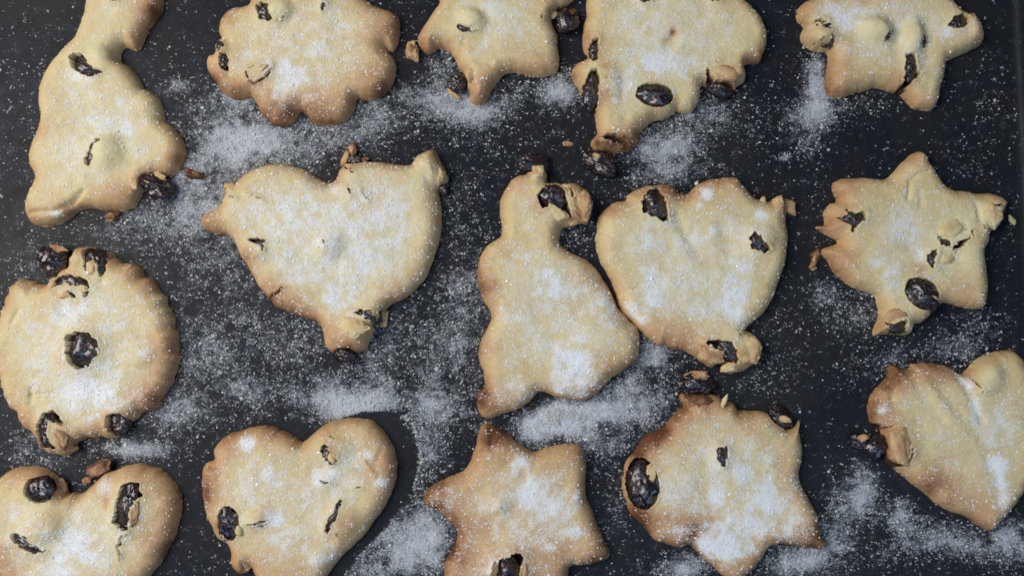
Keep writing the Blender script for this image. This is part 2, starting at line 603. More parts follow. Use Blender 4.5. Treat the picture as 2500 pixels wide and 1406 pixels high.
    su = su * (1 - .5 * np.clip(br - .5, 0, 1))
    # object
    mid = (lo + hi) / 2
    origin = (mid[0] * S, mid[1] * S, 0)
    root = bpy.data.objects.new(spec['name'], None); col.objects.link(root)
    root.location = origin
    root['label'] = spec['label']; root['category'] = 'cookie'; root['group'] = 'sultana cookies on the baking tray'
    remap = -np.ones(nx * ny, int); ui = np.where(used)[0]; remap[ui] = np.arange(len(ui))
    V = np.stack([Q[ui, 0], Q[ui, 1], np.maximum(h[ui], 0) + .7], -1) * S
    body = new_mesh('dough', V - np.array(origin), remap[Fq], M_DOUGH, root, True,
                    {'brown': np.clip(br[ui], 0, 1), 'sugar': np.clip(su[ui], 0, 1.6), 'dark': dark[ui]})

    def zat(c, arr):
        i = int(round((c[0] - gx[0]) / PITCH)); j = int(round((c[1] - gy[0]) / PITCH))
        if 0 <= i < nx and 0 <= j < ny:
            return max(arr[j * nx + i], 0)
        return 0
    for n, (mode, c, rx, ry, a) in enumerate(raisins):
        z = zat(c, h_top)
        if mode == 'in':
            rz = min(rx, ry) * .6
            rz = min(max(rz, 12), 24)
            cz = max(z - 1.5 - rz, 8)
            make_raisin(idx * 100 + n, c[0], c[1], cz, rx * 1.12, ry * 1.12, rz, a, root, origin)
        else:
            rz = min(max(min(rx, ry) * .75, 12), 32)
            cz = max(rz * .85, z - rz * .45)
            make_raisin(idx * 100 + n, c[0], c[1], cz, rx * 1.10, ry * 1.10, rz, a, root, origin)
    for n, fl in enumerate(spec.get('flakes', [])):
        fx, fy, rx, ry, rot, bw = fl[:6]
        c = cv([(fx, fy)], H * .8)[0]
        z = zat(c, h_top)
        rz = min(min(rx, ry) * k * .42, 11)
        cz = z - rz * .05 if z > 12 else max(rz * .8, 12)
        if len(fl) > 6: cz = fl[6]
        make_flake(idx * 100 + 50 + n, c[0], c[1], cz, rx * k, ry * k, max(rz, 5), -math.radians(rot), bw + .20, root, origin)
    # loose crystals on top
    cell = np.where((su > .02) & ins & (dark < .5) & (d > 6))[0]
    s_ = su[cell]
    lam = (.035 + .27 * s_ ** 1.15) * spec.get('grain', 1.0)
    lam *= np.clip(1 + 1.5 * fbm(X[cell], Y[cell], 11, 2, idx + 71), .15, 3)
    cnt = rng.poisson(lam * 1.7)
    src = np.repeat(cell, cnt)
    n = len(src)
    j = rng.uniform(-.5, .5, (n, 2)) * PITCH
    size = rng.gamma(2.6, .33, n) + .44
    pts = np.stack([P[src, 0] + j[:, 0], P[src, 1] + j[:, 1], h[src] + .7 + size * .12], -1)
    grains('sugar_dusting', pts, size, root, origin, rng)
    return root


COOKIES = [
 dict(key='A', name='bell_cookie', label='bell-shaped cookie in the top left corner, its narrow neck cut by the frame',
  T=(0, 0, 2.344), edge=30, bare=[(620,880,110),(600,320,110)],
  outline=[(500,0),(480,80),(450,160),(420,225),(370,280),(310,345),(260,420),(232,500),(222,590),(240,680),(215,760),(185,820),(168,890),(178,960),(205,1015),(175,1080),(150,1150),(148,1220),(175,1270),(240,1297),(310,1290),(390,1255),(450,1205),(520,1190),(600,1200),(690,1205),(760,1185),(800,1140),(830,1080),(900,1010),(960,1005),(1010,985),(1050,925),(1062,850),(1030,780),(980,720),(945,690),(935,630),(905,565),(850,520),(820,500),(790,440),(740,385),(690,350),(690,300),(720,270),(760,290),(800,280),(830,210),(870,140),(920,80),(935,20),(925,-40),(880,-90),(760,-120),(620,-100),(520,-60)],
  raisins=[('in',495,385,90,55,30),('in',560,875,60,75,0),('ex',890,1060,100,72,25),('in',655,0,50,35,0)],
  holes=[[(410,340),(430,320),(470,315),(490,335),(510,370),(540,395),(580,400),(590,420),(560,432),(520,440),(470,425),(420,385)],[(580,803),(550,810),(525,840),(512,880),(495,910),(497,935),(515,952),(528,925),(545,900),(538,870),(553,842),(588,818)],[(620,-20),(640,10),(670,15),(690,-10),(660,-40)]],
  bumps=[(600,330,100,60,20,13),(630,870,75,95,0,16),(770,1040,30,80,10,6)],
  flakes=[(870,985,85,26,20,.2),(775,1050,22,60,-15,.25),(830,1010,18,45,10,.15)],
  creases=[([(170,1215),(300,1210),(400,1165),(470,1100)],14,-12),([(700,260),(740,170),(800,80)],40,-5)],
  toast=[(880,60,110,.8),(1000,900,90,.55),(690,1110,120,.6),(200,1240,80,.5),(770,240,60,.5),(400,1240,80,.5)],
  sugar=[(600,680,190,170,.75),(740,740,80,60,.9),(520,440,120,40,.9),(800,880,90,70,.6),(350,1225,110,18,.8),(420,520,130,130,.5)]),
 dict(key='B', name='flower_cookie', label='flower-shaped cookie with rounded golden petals at the top edge, right of the bell cookie',
  T=(460, 0, 4.1345), base=0.20, edge=36, bare=[(920,110,130)],
  outline=[(640,-40),(610,60),(560,75),(480,75),(400,110),(340,180),(310,260),(305,330),(340,400),(300,430),(270,480),(275,530),(260,555),(220,560),(185,620),(195,700),(240,780),(290,860),(340,930),(420,985),(520,1005),(610,985),(640,975),(680,1040),(720,1120),(780,1190),(860,1260),(950,1275),(1040,1250),(1090,1190),(1110,1140),(1150,1125),(1190,1150),(1230,1210),(1310,1250),(1420,1262),(1540,1245),(1630,1180),(1680,1090),(1700,1000),(1760,1000),(1860,1005),(1960,960),(2050,860),(2090,740),(2090,640),(2040,550),(2000,500),(2060,520),(2110,470),(2135,330),(2125,200),(2060,130),(1960,90),(1890,70),(1840,30),(1790,0),(1740,-60),(1600,-160),(1400,-200),(1200,-150),(1100,-190),(900,-220),(720,-160)],
  raisins=[('in',780,130,95,105,0),('in',1380,70,60,60,0),('in',715,740,130,90,-15),('in',355,625,42,85,0),('in',320,470,50,65,0)],
  holes=[[(700,60),(740,40),(800,50),(820,90),(810,120),(850,180),(870,215),(810,220),(720,195),(712,140)],[(1350,30),(1400,40),(1400,85),(1350,130)],[(328,560),(390,543),(412,600),(388,660),(405,718),(345,705),(315,650)],[(270,400),(340,420),(372,462),(320,520),(290,530),(270,480)]],
  cracks=[([(860,215),(910,225),(960,200),(995,188)],16),([(838,650),(842,710),(800,770),(740,815),(660,842),(605,815)],34),([(580,710),(590,770),(615,820)],26),([(600,700),(680,660),(745,635)],16)],
  flakes=[(735,722,85,42,-25,.2)],
  bumps=[(930,110,120,115,0,18),(280,800,60,180,-30,5)],
  creases=[([(640,960),(760,840)],40,-5),([(1140,1120),(1150,1000)],50,-6),([(1700,1000),(1640,880)],50,-6),([(2000,500),(1880,480)],50,-5),([(400,560),(400,760)],25,-8)],
  toast=[(400,170,140,.5),(280,820,160,.6),(900,1150,230,.6),(1400,1090,280,.55),(1920,850,220,.6),(2030,300,160,.5),(900,380,90,.25),(480,940,150,.4)],
  sugar=[(980,760,230,280,.95),(1250,450,220,170,.7),(1400,370,80,50,1.),(640,590,170,60,.6),(1500,700,250,200,.35)]),
 dict(key='C', name='star_cookie', label='star-shaped cookie cut by the top edge with a shiny raisin on its right',
  T=(960, 0, 5.0208), edge=30, bare=[(960,250,170)],
  outline=[(560,-60),(570,20),(540,80),(480,170),(400,290),(330,400),(295,450),(310,530),(350,610),(410,650),(480,650),(540,600),(600,590),(680,640),(740,700),(780,780),(800,830),(860,890),(890,980),(890,1080),(950,1130),(940,1200),(970,1270),(1060,1290),(1140,1250),(1180,1170),(1210,1090),(1270,1010),(1340,930),(1400,890),(1470,890),(1600,900),(1720,930),(1830,945),(1940,915),(2000,890),(2030,800),(2035,700),(2020,560),(2010,430),(1970,330),(1945,250),(1950,190),(2000,130),(2020,100),(2080,90),(2150,50),(2200,0),(2260,-80),(2200,-200),(2000,-200),(1700,-240),(1500,-420),(1350,-420),(1250,-230),(1000,-220),(700,-180)],
  raisins=[('in',900,360,120,80,10),('ex',2120,245,150,165,0),('ex',790,1005,125,125,20)],
  holes=[[(795,335),(870,330),(910,350),(950,350),(940,380),(1000,392),(1060,388),(980,412),(910,405),(820,400)]],
  cracks=[([(1800,180),(1840,235)],16),([(1955,65),(2020,105)],18)],
  flakes=[(960,890,75,130,8,.3),(740,1115,125,28,35,.4,9),(1980,150,60,50,-20,.1),(2200,140,60,45,20,.75,30)],
  bumps=[(970,240,170,120,30,19),(1900,120,90,80,0,9)],
  creases=[([(860,500),(850,700)],30,-5),([(1040,760),(1180,780)],40,-7)],
  toast=[(400,540,150,.5),(1060,1200,130,.55),(1750,820,290,.4),(1120,980,130,.4),(600,560,80,.3),(1000,160,60,.2)],
  sugar=[(1200,150,330,200,.75),(1300,400,320,220,.55),(1000,680,90,80,.5),(1500,600,300,180,.35)]),
 dict(key='D', name='broken_cookie', label='ragged cookie with a large whole raisin near its torn pointed lower end',
  T=(1360, 0, 3.125), edge=26,
  outline=[(230,-20),(220,60),(225,120),(205,200),(195,300),(200,370),(215,410),(240,435),(220,450),(150,490),(110,560),(130,630),(170,690),(200,740),(230,850),(290,890),(300,980),(312,1015),(285,1045),(258,1085),(272,1135),(340,1165),(420,1170),(490,1160),(520,1150),(550,1165),(600,1110),(630,1070),(625,1020),(680,970),(740,920),(830,905),(890,860),(910,840),(960,860),(1030,850),(1080,780),(1095,700),(1110,650),(1170,690),(1230,720),(1330,720),(1370,660),(1430,620),(1445,570),(1430,500),(1500,485),(1540,480),(1570,420),(1595,340),(1600,260),(1560,150),(1500,70),(1430,0),(1350,-60),(1100,-160),(800,-200),(500,-160),(320,-80)],
  raisins=[('in',290,380,42,80,5),('in',262,690,62,150,6),('ex',740,735,148,98,5),('in',1265,670,105,60,8),('ex',335,1245,150,92,28),('in',660,0,50,40,0),('in',1200,-5,60,40,0)],
  holes=[[(262,310),(315,298),(322,380),(308,450),(270,462),(248,410)],[(238,580),(300,536),(322,600),(315,700),(302,850),(240,842),(198,720)],[(325,1040),(440,1015),(495,1045),(505,1100),(450,1092),(385,1072)],[(1148,500),(1182,560),(1212,612),(1300,605),(1352,640),(1372,700),(1330,765),(1180,722),(1108,660),(1162,645)],[(620,0),(660,30),(712,20),(680,-30),(610,-30)],[(1150,-10),(1180,15),(1250,12),(1262,-30),(1150,-30)]],
  cracks=[([(320,595),(400,612)],16),([(1215,490),(1240,460)],14)],
  flakes=[(305,1190,34,22,30,.35,36),(1290,560,110,62,10,.32)],
  bumps=[(400,650,80,180,0,8),(870,330,60,100,20,-6)],
  creases=[([(1420,430),(1400,540)],35,6),([(520,900),(540,1060)],30,-4)],
  toast=[(360,530,70,.6),(360,740,80,.7),(740,600,90,.45),(1510,460,90,.55),(540,1090,130,.75),(370,1110,110,.9),(300,1090,50,.5),(140,570,80,.55),(240,280,60,.4),(870,270,42,1.3),(850,320,30,.8),(1290,560,90,.4),(620,1010,80,.5)],
  sugar=[(620,300,270,250,.6),(820,480,230,110,1.05),(440,775,24,26,1.3),(1310,240,60,80,.7),(1080,560,90,90,.55),(1000,200,300,200,.4)]),
 dict(key='E', name='star_cookie', label='star-shaped cookie with split raised blisters in the top right corner',
  T=(1900, 0, 3.348), edge=28, bare=[(780,250,120),(1100,290,110),(320,320,110)],
  outline=[(250,0),(170,60),(148,120),(165,180),(210,220),(190,280),(200,350),(260,400),(340,420),(400,435),(408,500),(395,600),(385,680),(390,750),(440,790),(520,795),(620,765),(720,735),(800,715),(870,730),(950,765),(975,750),(1010,785),(1060,840),(1120,890),(1200,905),(1270,890),(1300,830),(1320,740),(1350,640),(1360,560),(1380,500),(1470,460),(1570,410),(1660,370),(1675,330),(1665,270),(1640,190),(1590,110),(1545,110),(1505,95),(1470,60),(1420,0),(1380,-90),(1280,-120),(1150,-80),(1000,-250),(880,-350),(760,-250),(640,-70),(430,-70)],
  raisins=[('in',1470,185,80,60,-30),('in',1085,560,60,110,0),('in',860,290,60,60,0),('in',390,280,100,110,0),('in',1150,330,50,90,0)],
  holes=[[(1385,215),(1430,150),(1500,118),(1552,150),(1552,190),(1500,230),(1460,242)],[(1042,460),(1112,468),(1132,560),(1165,600),(1105,660),(1050,725),(1000,725),(1040,650),(1032,560)],[(410,285),(455,310),(445,385),(420,340)],[(270,180),(350,158),(405,180),(350,202)]],
  cracks=[([(1172,280),(1150,370),(1135,405)],14),([(908,228),(888,290),(845,350)],20),([(285,362),(340,340),(385,310)],14),([(1000,720),(965,760)],22)],
  bumps=[(785,245,125,105,10,26),(1095,290,80,140,10,22),(310,320,115,95,0,14),(1600,210,50,90,0,8)],
  creases=[([(960,240),(960,380)],40,-6),([(1210,250),(1220,500)],50,-5)],
  toast=[(240,130,110,.5),(470,690,190,.5),(950,670,110,.3),(1200,830,120,.35),(290,320,90,.5),(1620,320,60,.25)],
  sugar=[(600,150,270,150,.85),(720,400,260,120,.55),(1390,275,130,50,.75),(480,330,70,200,.45),(1000,60,200,100,.5)]),
 dict(key='F', name='heart_cookie', label='large pale heart-shaped cookie thickly dusted with sugar, left of the middle',
  T=(440, 320, 2.267), edge=26, bake=.9, dust=.68,
  outline=[(110,500),(150,455),(220,415),(235,380),(250,345),(235,310),(255,285),(300,290),(340,255),(400,215),(470,190),(560,183),(650,200),(720,230),(780,270),(830,290),(870,255),(880,215),(940,165),(1000,165),(1100,170),(1200,185),(1280,185),(1300,150),(1350,115),(1410,107),(1440,160),(1470,220),(1480,270),(1450,310),(1430,330),(1445,430),(1447,530),(1430,620),(1400,710),(1370,790),(1320,860),(1250,920),(1170,960),(1145,985),(1130,1040),(1100,1075),(1060,1130),(1035,1200),(1000,1220),(900,1245),(840,1225),(800,1180),(785,1110),(765,1060),(700,1040),(600,1000),(520,970),(505,940),(480,920),(430,850),(390,780),(340,700),(300,620),(260,575),(200,570),(140,545)],
  raisins=[('in',475,650,70,55,20),('in',960,350,80,70,0),('in',820,640,60,60,0),('in',1050,1020,70,60,0),('ex',905,1240,70,42,0),('ex',950,150,75,34,0),('ex',1455,320,28,36,0)],
  holes=[[(378,612),(420,594),(472,608),(465,650),(488,695),(455,662),(448,632),(410,622)],[(952,1012),(1010,988),(1060,998),(1095,1065),(1060,1052),(1010,1022)]],
  cracks=[([(925,305),(950,355),(990,340)],16),([(1000,330),(1050,392)],11),([(788,596),(803,655)],15),([(370,352),(440,368),(462,392)],10),([(268,350),(312,382)],10),([(485,928),(530,895),(580,858)],18),([(895,185),(940,210),(978,242)],18),([(1060,1050),(1085,1110)],16)],
  flakes=[(945,92,24,62,-8,.6,14),(905,150,22,55,18,.4,20),(1010,148,30,14,0,.6,14),(960,1090,85,55,0,.12),(1122,1030,26,58,15,.25),(1435,235,38,60,-15,.25),(268,303,36,24,0,.4)],
  bumps=[(410,665,70,50,10,10),(950,1080,110,90,0,12),(1370,170,90,80,0,12),(830,650,70,60,0,8),(700,560,200,120,0,3)],
  creases=[([(1290,180),(1340,230),(1400,290)],20,-7),([(1380,200),(1400,290)],14,6)],
  toast=[(160,510,110,.6),(540,930,130,.55),(900,1190,140,.6),(1180,910,130,.4),(700,1010,150,.4),(1410,130,70,.35),(350,760,100,.3),(400,680,50,.3)],
  sugar=[(850,550,470,320,.72),(950,720,350,220,.7),(450,450,150,120,.8),(860,930,130,70,.85),(700,440,160,120,.75),(1150,420,220,160,.65)]),
 dict(key='G', name='bell_cookie', label='bell-shaped cookie in the middle touching the heart on its right',
  T=(1120, 350, 2.008), base=0.16, edge=30,
  outline=[(285,160),(330,150),(350,120),(385,105),(425,130),(437,190),(470,190),(520,200),(560,190),(610,215),(650,280),(655,320),(630,385),(580,395),(540,410),(505,415),(495,480),(540,530),(610,560),(660,600),(700,650),(740,720),(780,800),(830,860),(875,900),(888,950),(885,1030),(865,1070),(800,1120),(740,1160),(690,1215),(640,1250),(580,1262),(500,1248),(430,1220),(390,1218),(350,1260),(290,1300),(220,1325),(160,1345),(105,1330),(88,1270),(95,1225),(125,1190),(120,1130),(100,1060),(100,1000),(130,920),(160,860),(155,825),(120,770),(95,700),(90,630),(105,560),(140,500),(205,455),(208,400),(200,330),(205,280),(230,220),(255,180)],
  raisins=[('in',465,265,65,65,20),('ex',365,92,84,50,5)],
  holes=[[(395,262),(430,212),(480,203),(517,240),(533,300),(548,352),(520,362),(490,322),(460,302),(420,322),(398,292)]],
  cracks=[([(545,215),(560,260),(590,300)],12)],
  flakes=[(598,300,52,85,-10,.42),(485,345,72,36,25,.02),(390,138,42,34,0,.25,40),(560,380,30,24,0,.3),(530,215,26,24,0,.15)],
  bumps=[(690,960,130,170,20,7),(300,760,100,160,0,4)],
  toast=[(135,690,85,.75),(140,1265,90,.9),(375,300,55,.65),(640,1190,160,.4),(850,1060,80,.45),(300,1280,80,.35),(110,1010,70,.3)],
  sugar=[(450,700,160,120,.9),(560,1100,110,160,1.05),(720,790,200,160,.65),(330,820,170,120,.65),(290,1210,150,60,.65),(450,950,300,250,.45),(300,560,140,120,.45),(700,960,80,100,.5)]),
 dict(key='H', name='heart_cookie', label='wide uneven heart-shaped cookie right of the middle, touching the bell on its left',
  T=(1420, 400, 2.6034), edge=30,
  outline=[(280,235),(290,200),(350,160),(430,135),(470,140),(520,127),(580,145),(630,190),(680,190),(720,145),(800,105),(880,88),(990,88),(1015,120),(1045,150),(1070,190),(1120,225),(1160,230),(1200,240),(1250,200),(1290,230),(1305,290),(1300,370),(1312,450),(1305,540),(1285,650),(1250,760),(1200,880),(1140,960),(1060,1030),(1040,1055),(1090,1080),(1125,1120),(1142,1190),(1120,1250),(1060,1300),(940,1335),(895,1290),(890,1250),(830,1290),(780,1270),(720,1220),(640,1185),(590,1185),(530,1150),(490,1160),(420,1100),(350,1035),(300,980),(250,930),(225,850),(185,740),(140,660),(110,590),(85,500),(95,430),(110,340),(160,280),(210,240)],
  raisins=[('in',465,265,80,110,-20),('in',1120,505,60,60,0),('in',930,1190,85,75,20)],
  holes=[[(388,240),(430,180),(475,163),(522,210),(538,280),(548,352),(510,368),(470,332),(398,312)],[(1068,480),(1100,438),(1132,458),(1162,510),(1205,540),(1150,562),(1078,542)],[(780,1135),(860,1122),(940,1128),(962,1160),(987,1180),(987,1265),(920,1255),(900,1192),(850,1172)]],
  cracks=[([(1285,215),(1298,280),(1312,335)],22),([(985,1100),(1030,1078)],16),([(775,1205),(790,1220)],14)],
  flakes=[(1340,262,42,66,-15,.5,14),(1060,1195,85,95,0,.3),(825,1222,95,58,20,.42),(945,1295,58,36,-10,.2),(1158,232,22,36,10,.15),(1250,260,46,60,0,.3)],
  creases=[([(545,350),(580,440),(640,560),(700,640)],40,5),([(600,330),(660,450),(730,560)],30,-6),([(900,400),(960,540)],40,-6),([(840,440),(880,640)],40,3),([(640,200),(640,300)],40,-6)],
  bumps=[(1130,480,110,110,0,6),(300,450,160,180,0,4),(1180,470,60,80,10,8)],
  toast=[(180,290,90,.5),(540,160,110,.55),(880,120,190,.5),(600,1130,220,.5),(840,1230,100,.45),(1060,1210,80,.3),(1250,250,70,.4),(380,190,80,.4)],
  sugar=[(410,480,50,120,.95),(450,790,90,130,1.05),(360,950,90,70,1.),(990,640,140,75,.85),(970,850,70,150,1.2),(800,190,36,46,1.2),(750,265,25,25,1.1),(1140,340,50,40,1.),(560,650,300,300,.45),(700,900,320,120,.6),(820,430,50,60,.75),(520,540,50,40,.8)]),
 dict(key='I', name='star_cookie', label='star-shaped cookie with six ragged points and several dark raisin holes by the right edge',
  T=(1940, 350, 2.8125), edge=26, dust=.34, bare=[(1105,590,120),(1022,790,80),(1345,505,80)],
  outline=[(850,52),(890,75),(930,140),(970,200),(1020,270),(1060,310),(1150,325),(1260,340),(1360,345),(1455,400),(1440,450),(1425,520),(1380,590),(1330,610),(1330,680),(1300,740),(1310,830),(1325,930),(1325,1030),(1310,1110),(1270,1140),(1180,1130),(1080,1105),(1010,1095),(950,1130),(930,1180),(870,1230),(820,1240),(790,1310),(700,1310),(610,1310),(545,1320),(545,1270),(580,1200),(570,1100),(550,1040),(480,1015),(400,985),(320,930),(270,880),(230,810),(180,740),(240,710),(300,690),(295,670),(240,640),(150,575),(210,560),(200,470),(250,412),(290,400),(262,320),(270,270),(320,245),(430,235),(540,240),(630,245),(680,195),(740,130),(800,75)],
  raisins=[('in',1050,690,110,55,-20),('in',950,790,50,70,0),('in',400,520,95,60,15),('in',715,1255,80,55,0),('ex',865,1030,132,105,38),('in',1395,480,55,70,0)],
  holes=[[(340,455),(400,480),(482,480),(475,520),(430,560),(398,605),(380,560),(330,532),(288,516),(360,500)],[(1098,690),(1140,660),(1202,645),(1188,610),(1212,598),(1218,640),(1150,702),(1090,732),(1072,715)],[(975,638),(1010,638),(1062,680),(1062,722),(1000,702)],[(933,740),(978,728),(962,790),(957,840),(995,874),(940,852),(902,810)],[(635,1225),(690,1242),(750,1203),(778,1230),(762,1302),(680,1302),(658,1260)]],
  cracks=[([(1325,440),(1400,428),(1458,405)],22),([(1275,540),(1330,605)],18),([(1335,500),(1380,530)],12),([(1410,470),(1425,540),(1390,600)],22),([(1060,722),(1090,740)],16)],
  flakes=[(1105,590,125,72,-15,0.),(1022,790,62,62,0,.05),(1345,505,62,80,-10,.05),(705,1185,80,50,0,.35),(955,1060,40,16,40,.4,40)],
  creases=[([(780,380),(790,260),(850,210),(920,195)],12,-8),([(1255,420),(1275,540)],14,-10),([(870,430),(860,330)],14,-4)],
  bumps=[(1240,760,90,160,0,10),(500,680,200,60,10,5)],
  toast=[(850,850,80,.85),(360,310,120,.5),(300,860,160,.45),(860,100,110,.35),(1180,1060,180,.4),(290,560,100,.7),(600,1280,70,.5),(200,580,60,.6),(1400,380,60,.3)],
  sugar=[(760,600,110,150,.85),(680,930,80,110,.75),(600,820,130,60,.6),(870,760,60,50,.75),(600,550,120,80,.5)]),
 dict(key='J', name='round_cookie', label='round scalloped cookie with a raisin in its centre at the left edge',
  T=(0, 570, 2.5104), base=0.15, edge=30, scallop=(31.0, 4.6),
  outline=[(640,115),(700,130),(760,178),(810,185),(860,208),(888,262),(950,288),(968,342),(1012,380),(1030,440),(1062,500),(1070,560),(1092,620),(1095,700),(1097,780),(1075,860),(1052,930),(1000,1000),(962,1070),(880,1100),(830,1142),(790,1175),(740,1215),(700,1262),(650,1250),(560,1255),(470,1275),(465,1310),(440,1350),(370,1360),(250,1310),(225,1250),(190,1220),(130,1170),(115,1110),(50,1050),(20,960),(0,890),(-30,800),(-40,700),(-20,600),(0,520),(30,420),(60,350),(95,300),(150,280),(200,290),(290,320),(310,280),(360,250),(420,200),(430,160),(470,100),(520,80),(590,90)],
  raisins=[('in',520,715,90,105,0),('in',440,310,110,70,10),('in',585,170,65,80,0),('ex',315,155,92,90,0),('in',720,1165,65,65,0),('in',300,1215,72,100,-10)],
  holes=[[(430,640),(480,613),(560,618),(608,670),(608,740),(560,802),(500,822),(448,790),(438,720)],[(345,310),(370,268),(440,258),(520,278),(548,330),(538,370),(510,402),(500,330),(410,312),(335,345)],[(412,343),(450,360),(478,402),(440,396)],[(518,110),(580,88),(622,98),(652,170),(642,230),(610,262),(605,190),(550,180),(550,242),(528,200)],[(655,1120),(700,1098),(740,1108),(772,1140),(792,1205),(690,1235),(652,1170)],[(238,1170),(270,1108),(330,1088),(392,1160),(380,1182),(310,1160),(300,1240),(352,1312),(250,1302),(232,1230)]],
  flakes=[(385,1235,48,92,-30,.5),(385,368,68,42,20,.25),(512,345,46,30,0,.1),(580,215,34,50,10,.3),(350,95,66,34,10,.5,30),(420,1320,40,30,0,.5,16)],
  bumps=[(520,720,170,180,0,15),(860,750,90,70,0,7),(470,150,50,80,10,10)],
  creases=[([(190,950),(190,1035)],12,-8),([(190,990),(310,985)],12,-7),([(115,470),(80,540)],14,-7),([(150,300),(180,360)],16,-6),([(660,130),(630,280)],24,-6)],
  toast=[(900,250,130,.45),(1040,700,160,.5),(900,1030,160,.55),(600,1230,150,.45),(150,1150,130,.45),(30,420,100,.35),(720,1100,60,.4),(680,690,60,.2),(385,690,36,.55),(395,740,36,.6),(405,785,30,.5)],
  sugar=[(560,980,210,140,1.05),(430,500,160,100,.85),(650,860,150,80,.75),(720,450,260,140,.5),(880,730,60,70,.8),(200,600,150,260,.4)]),
 dict(key='K', name='heart_cookie', label='heart-shaped cookie with three big raisin openings in the bottom left corner',
  T=(0, 1060, 4.0646), base=0.18, edge=34,
  outline=[(30,400),(120,340),(230,318),(350,318),(450,345),(540,400),(600,450),(650,520),(680,590),(740,570),(790,590),(850,560),(920,490),(1000,420),(1080,370),(1180,340),(1250,305),(1380,285),(1480,310),(1580,340),(1700,440),(1770,540),(1800,660),(1795,780),(1770,900),(1720,1050),(1650,1180),(1580,1300),(1480,1406),(1350,1520),(1150,1650),(900,1750),(500,1700),(200,1550),(0,1420),(-120,1200),(-180,950),(-150,700),(-60,500)],
  raisins=[('ex',420,545,145,125,10),('in',1275,710,110,220,10),('in',290,1080,150,80,30)],
  holes=[[(140,985),(190,983),(240,998),(280,1008),(310,1060),(380,1100),(445,1152),(410,1172),(330,1168),(240,1122),(145,1060)],[(1228,520),(1320,488),(1392,498),(1398,570),(1432,612),(1345,650),(1312,750),(1302,922),(1230,922),(1145,850),(1180,760),(1200,640)]],
  cracks=[([(1300,945),(1230,1000),(1200,1080),(1180,1150),(1185,1260)],34),([(430,1150),(490,1160)],18)],
  flakes=[(960,345,150,80,-28,.72,20),(1372,755,50,130,5,.6),(565,515,52,85,-20,.5),(830,460,50,40,-40,.6,18)],
  bumps=[(440,900,190,160,0,22),(1290,720,230,280,0,12),(420,550,240,200,0,8)],
  creases=[([(110,1150),(240,1240),(360,1300)],30,-6),([(740,600),(740,800)],60,-5)],
  toast=[(1600,1100,260,.45),(150,380,160,.45),(1400,350,210,.4),(60,1250,220,.4),(1720,600,160,.4),(430,930,140,.25),(1370,800,100,.4),(1100,570,36,.6),(1085,640,42,.75),(1080,710,40,.7)],
  sugar=[(750,1150,240,240,1.05),(860,850,210,160,.65),(600,1350,260,160,.95),(1060,520,90,110,.65),(1050,1250,160,150,.65),(150,700,150,150,.4)]),
 dict(key='L', name='heart_cookie', label='heart-shaped cookie with a glossy black raisin, at the bottom left of centre',
  T=(460, 980, 3.3), base=0.22, edge=30,
  outline=[(205,470),(200,420),(215,360),(270,300),(340,250),(430,230),(530,205),(620,195),(720,215),(800,250),(870,295),(920,325),(970,280),(1040,225),(1130,170),(1240,138),(1360,133),(1460,145),(1540,200),(1610,290),(1660,390),(1680,500),(1670,620),(1640,730),(1580,840),(1500,960),(1410,1080),(1310,1180),(1200,1290),(1100,1420),(1000,1540),(850,1620),(700,1560),(560,1430),(500,1330),(490,1370),(430,1385),(370,1360),(335,1290),(345,1230),(310,1150),(230,1100),(200,1030),(160,950),(130,840),(112,720),(110,600),(130,500),(160,485)],
  raisins=[('ex',335,975,88,138,-4),('in',1140,420,60,90,-10),('in',1170,930,50,130,25),('in',1110,640,80,50,0),('in',560,975,60,40,0)],
  holes=[[(1073,370),(1110,343),(1142,400),(1192,420),(1198,470),(1160,502),(1108,472),(1083,420)],[(1242,790),(1212,860),(1202,920),(1162,980),(1132,1052),(1103,1022),(1130,940),(1180,880),(1208,800)]],
  cracks=[([(445,985),(560,980),(620,960),(665,945)],22),([(1108,320),(1130,258),(1160,290),(1202,298)],15),([(1055,635),(1135,660)],22),([(1190,1050),(1222,1105)],16),([(1325,690),(1405,690)],11)],
  flakes=[(1168,452,36,50,-10,.15),(420,1030,34,46,0,.1,50),(430,1310,85,75,0,.45,22)],
  bumps=[(1210,380,110,110,0,8),(1270,960,90,120,20,10),(560,920,120,60,-20,9),(270,900,60,60,0,5)],
  creases=[([(1420,480),(1500,600)],16,8),([(125,520),(230,530)],14,-9),([(275,540),(240,620)],22,-7),([(1560,380),(1510,500)],16,-5),([(920,340),(900,450)],50,-6)],
  toast=[(190,620,130,.65),(330,330,160,.4),(700,230,160,.5),(1590,500,160,.4),(1270,970,95,.55),(430,1310,110,.55),(640,860,80,.4),(150,800,120,.55),(750,1320,300,.3),(1140,370,40,.5),(240,1000,60,.6)],
  sugar=[(460,340,60,50,1.2),(640,650,110,140,.85),(1130,620,160,100,.85),(1300,600,220,160,.5),(720,960,90,60,1.),(850,1080,270,160,.7),(1540,650,70,40,1.),(1430,430,60,40,.85),(930,850,50,40,.85),(1050,1250,200,150,.6),(850,500,200,150,.5)]),
 dict(key='M', name='star_cookie', label='five-pointed star-shaped cookie with a sugared middle at the bottom centre',
  T=(1000, 1000, 3.463), base=0.30, edge=36,
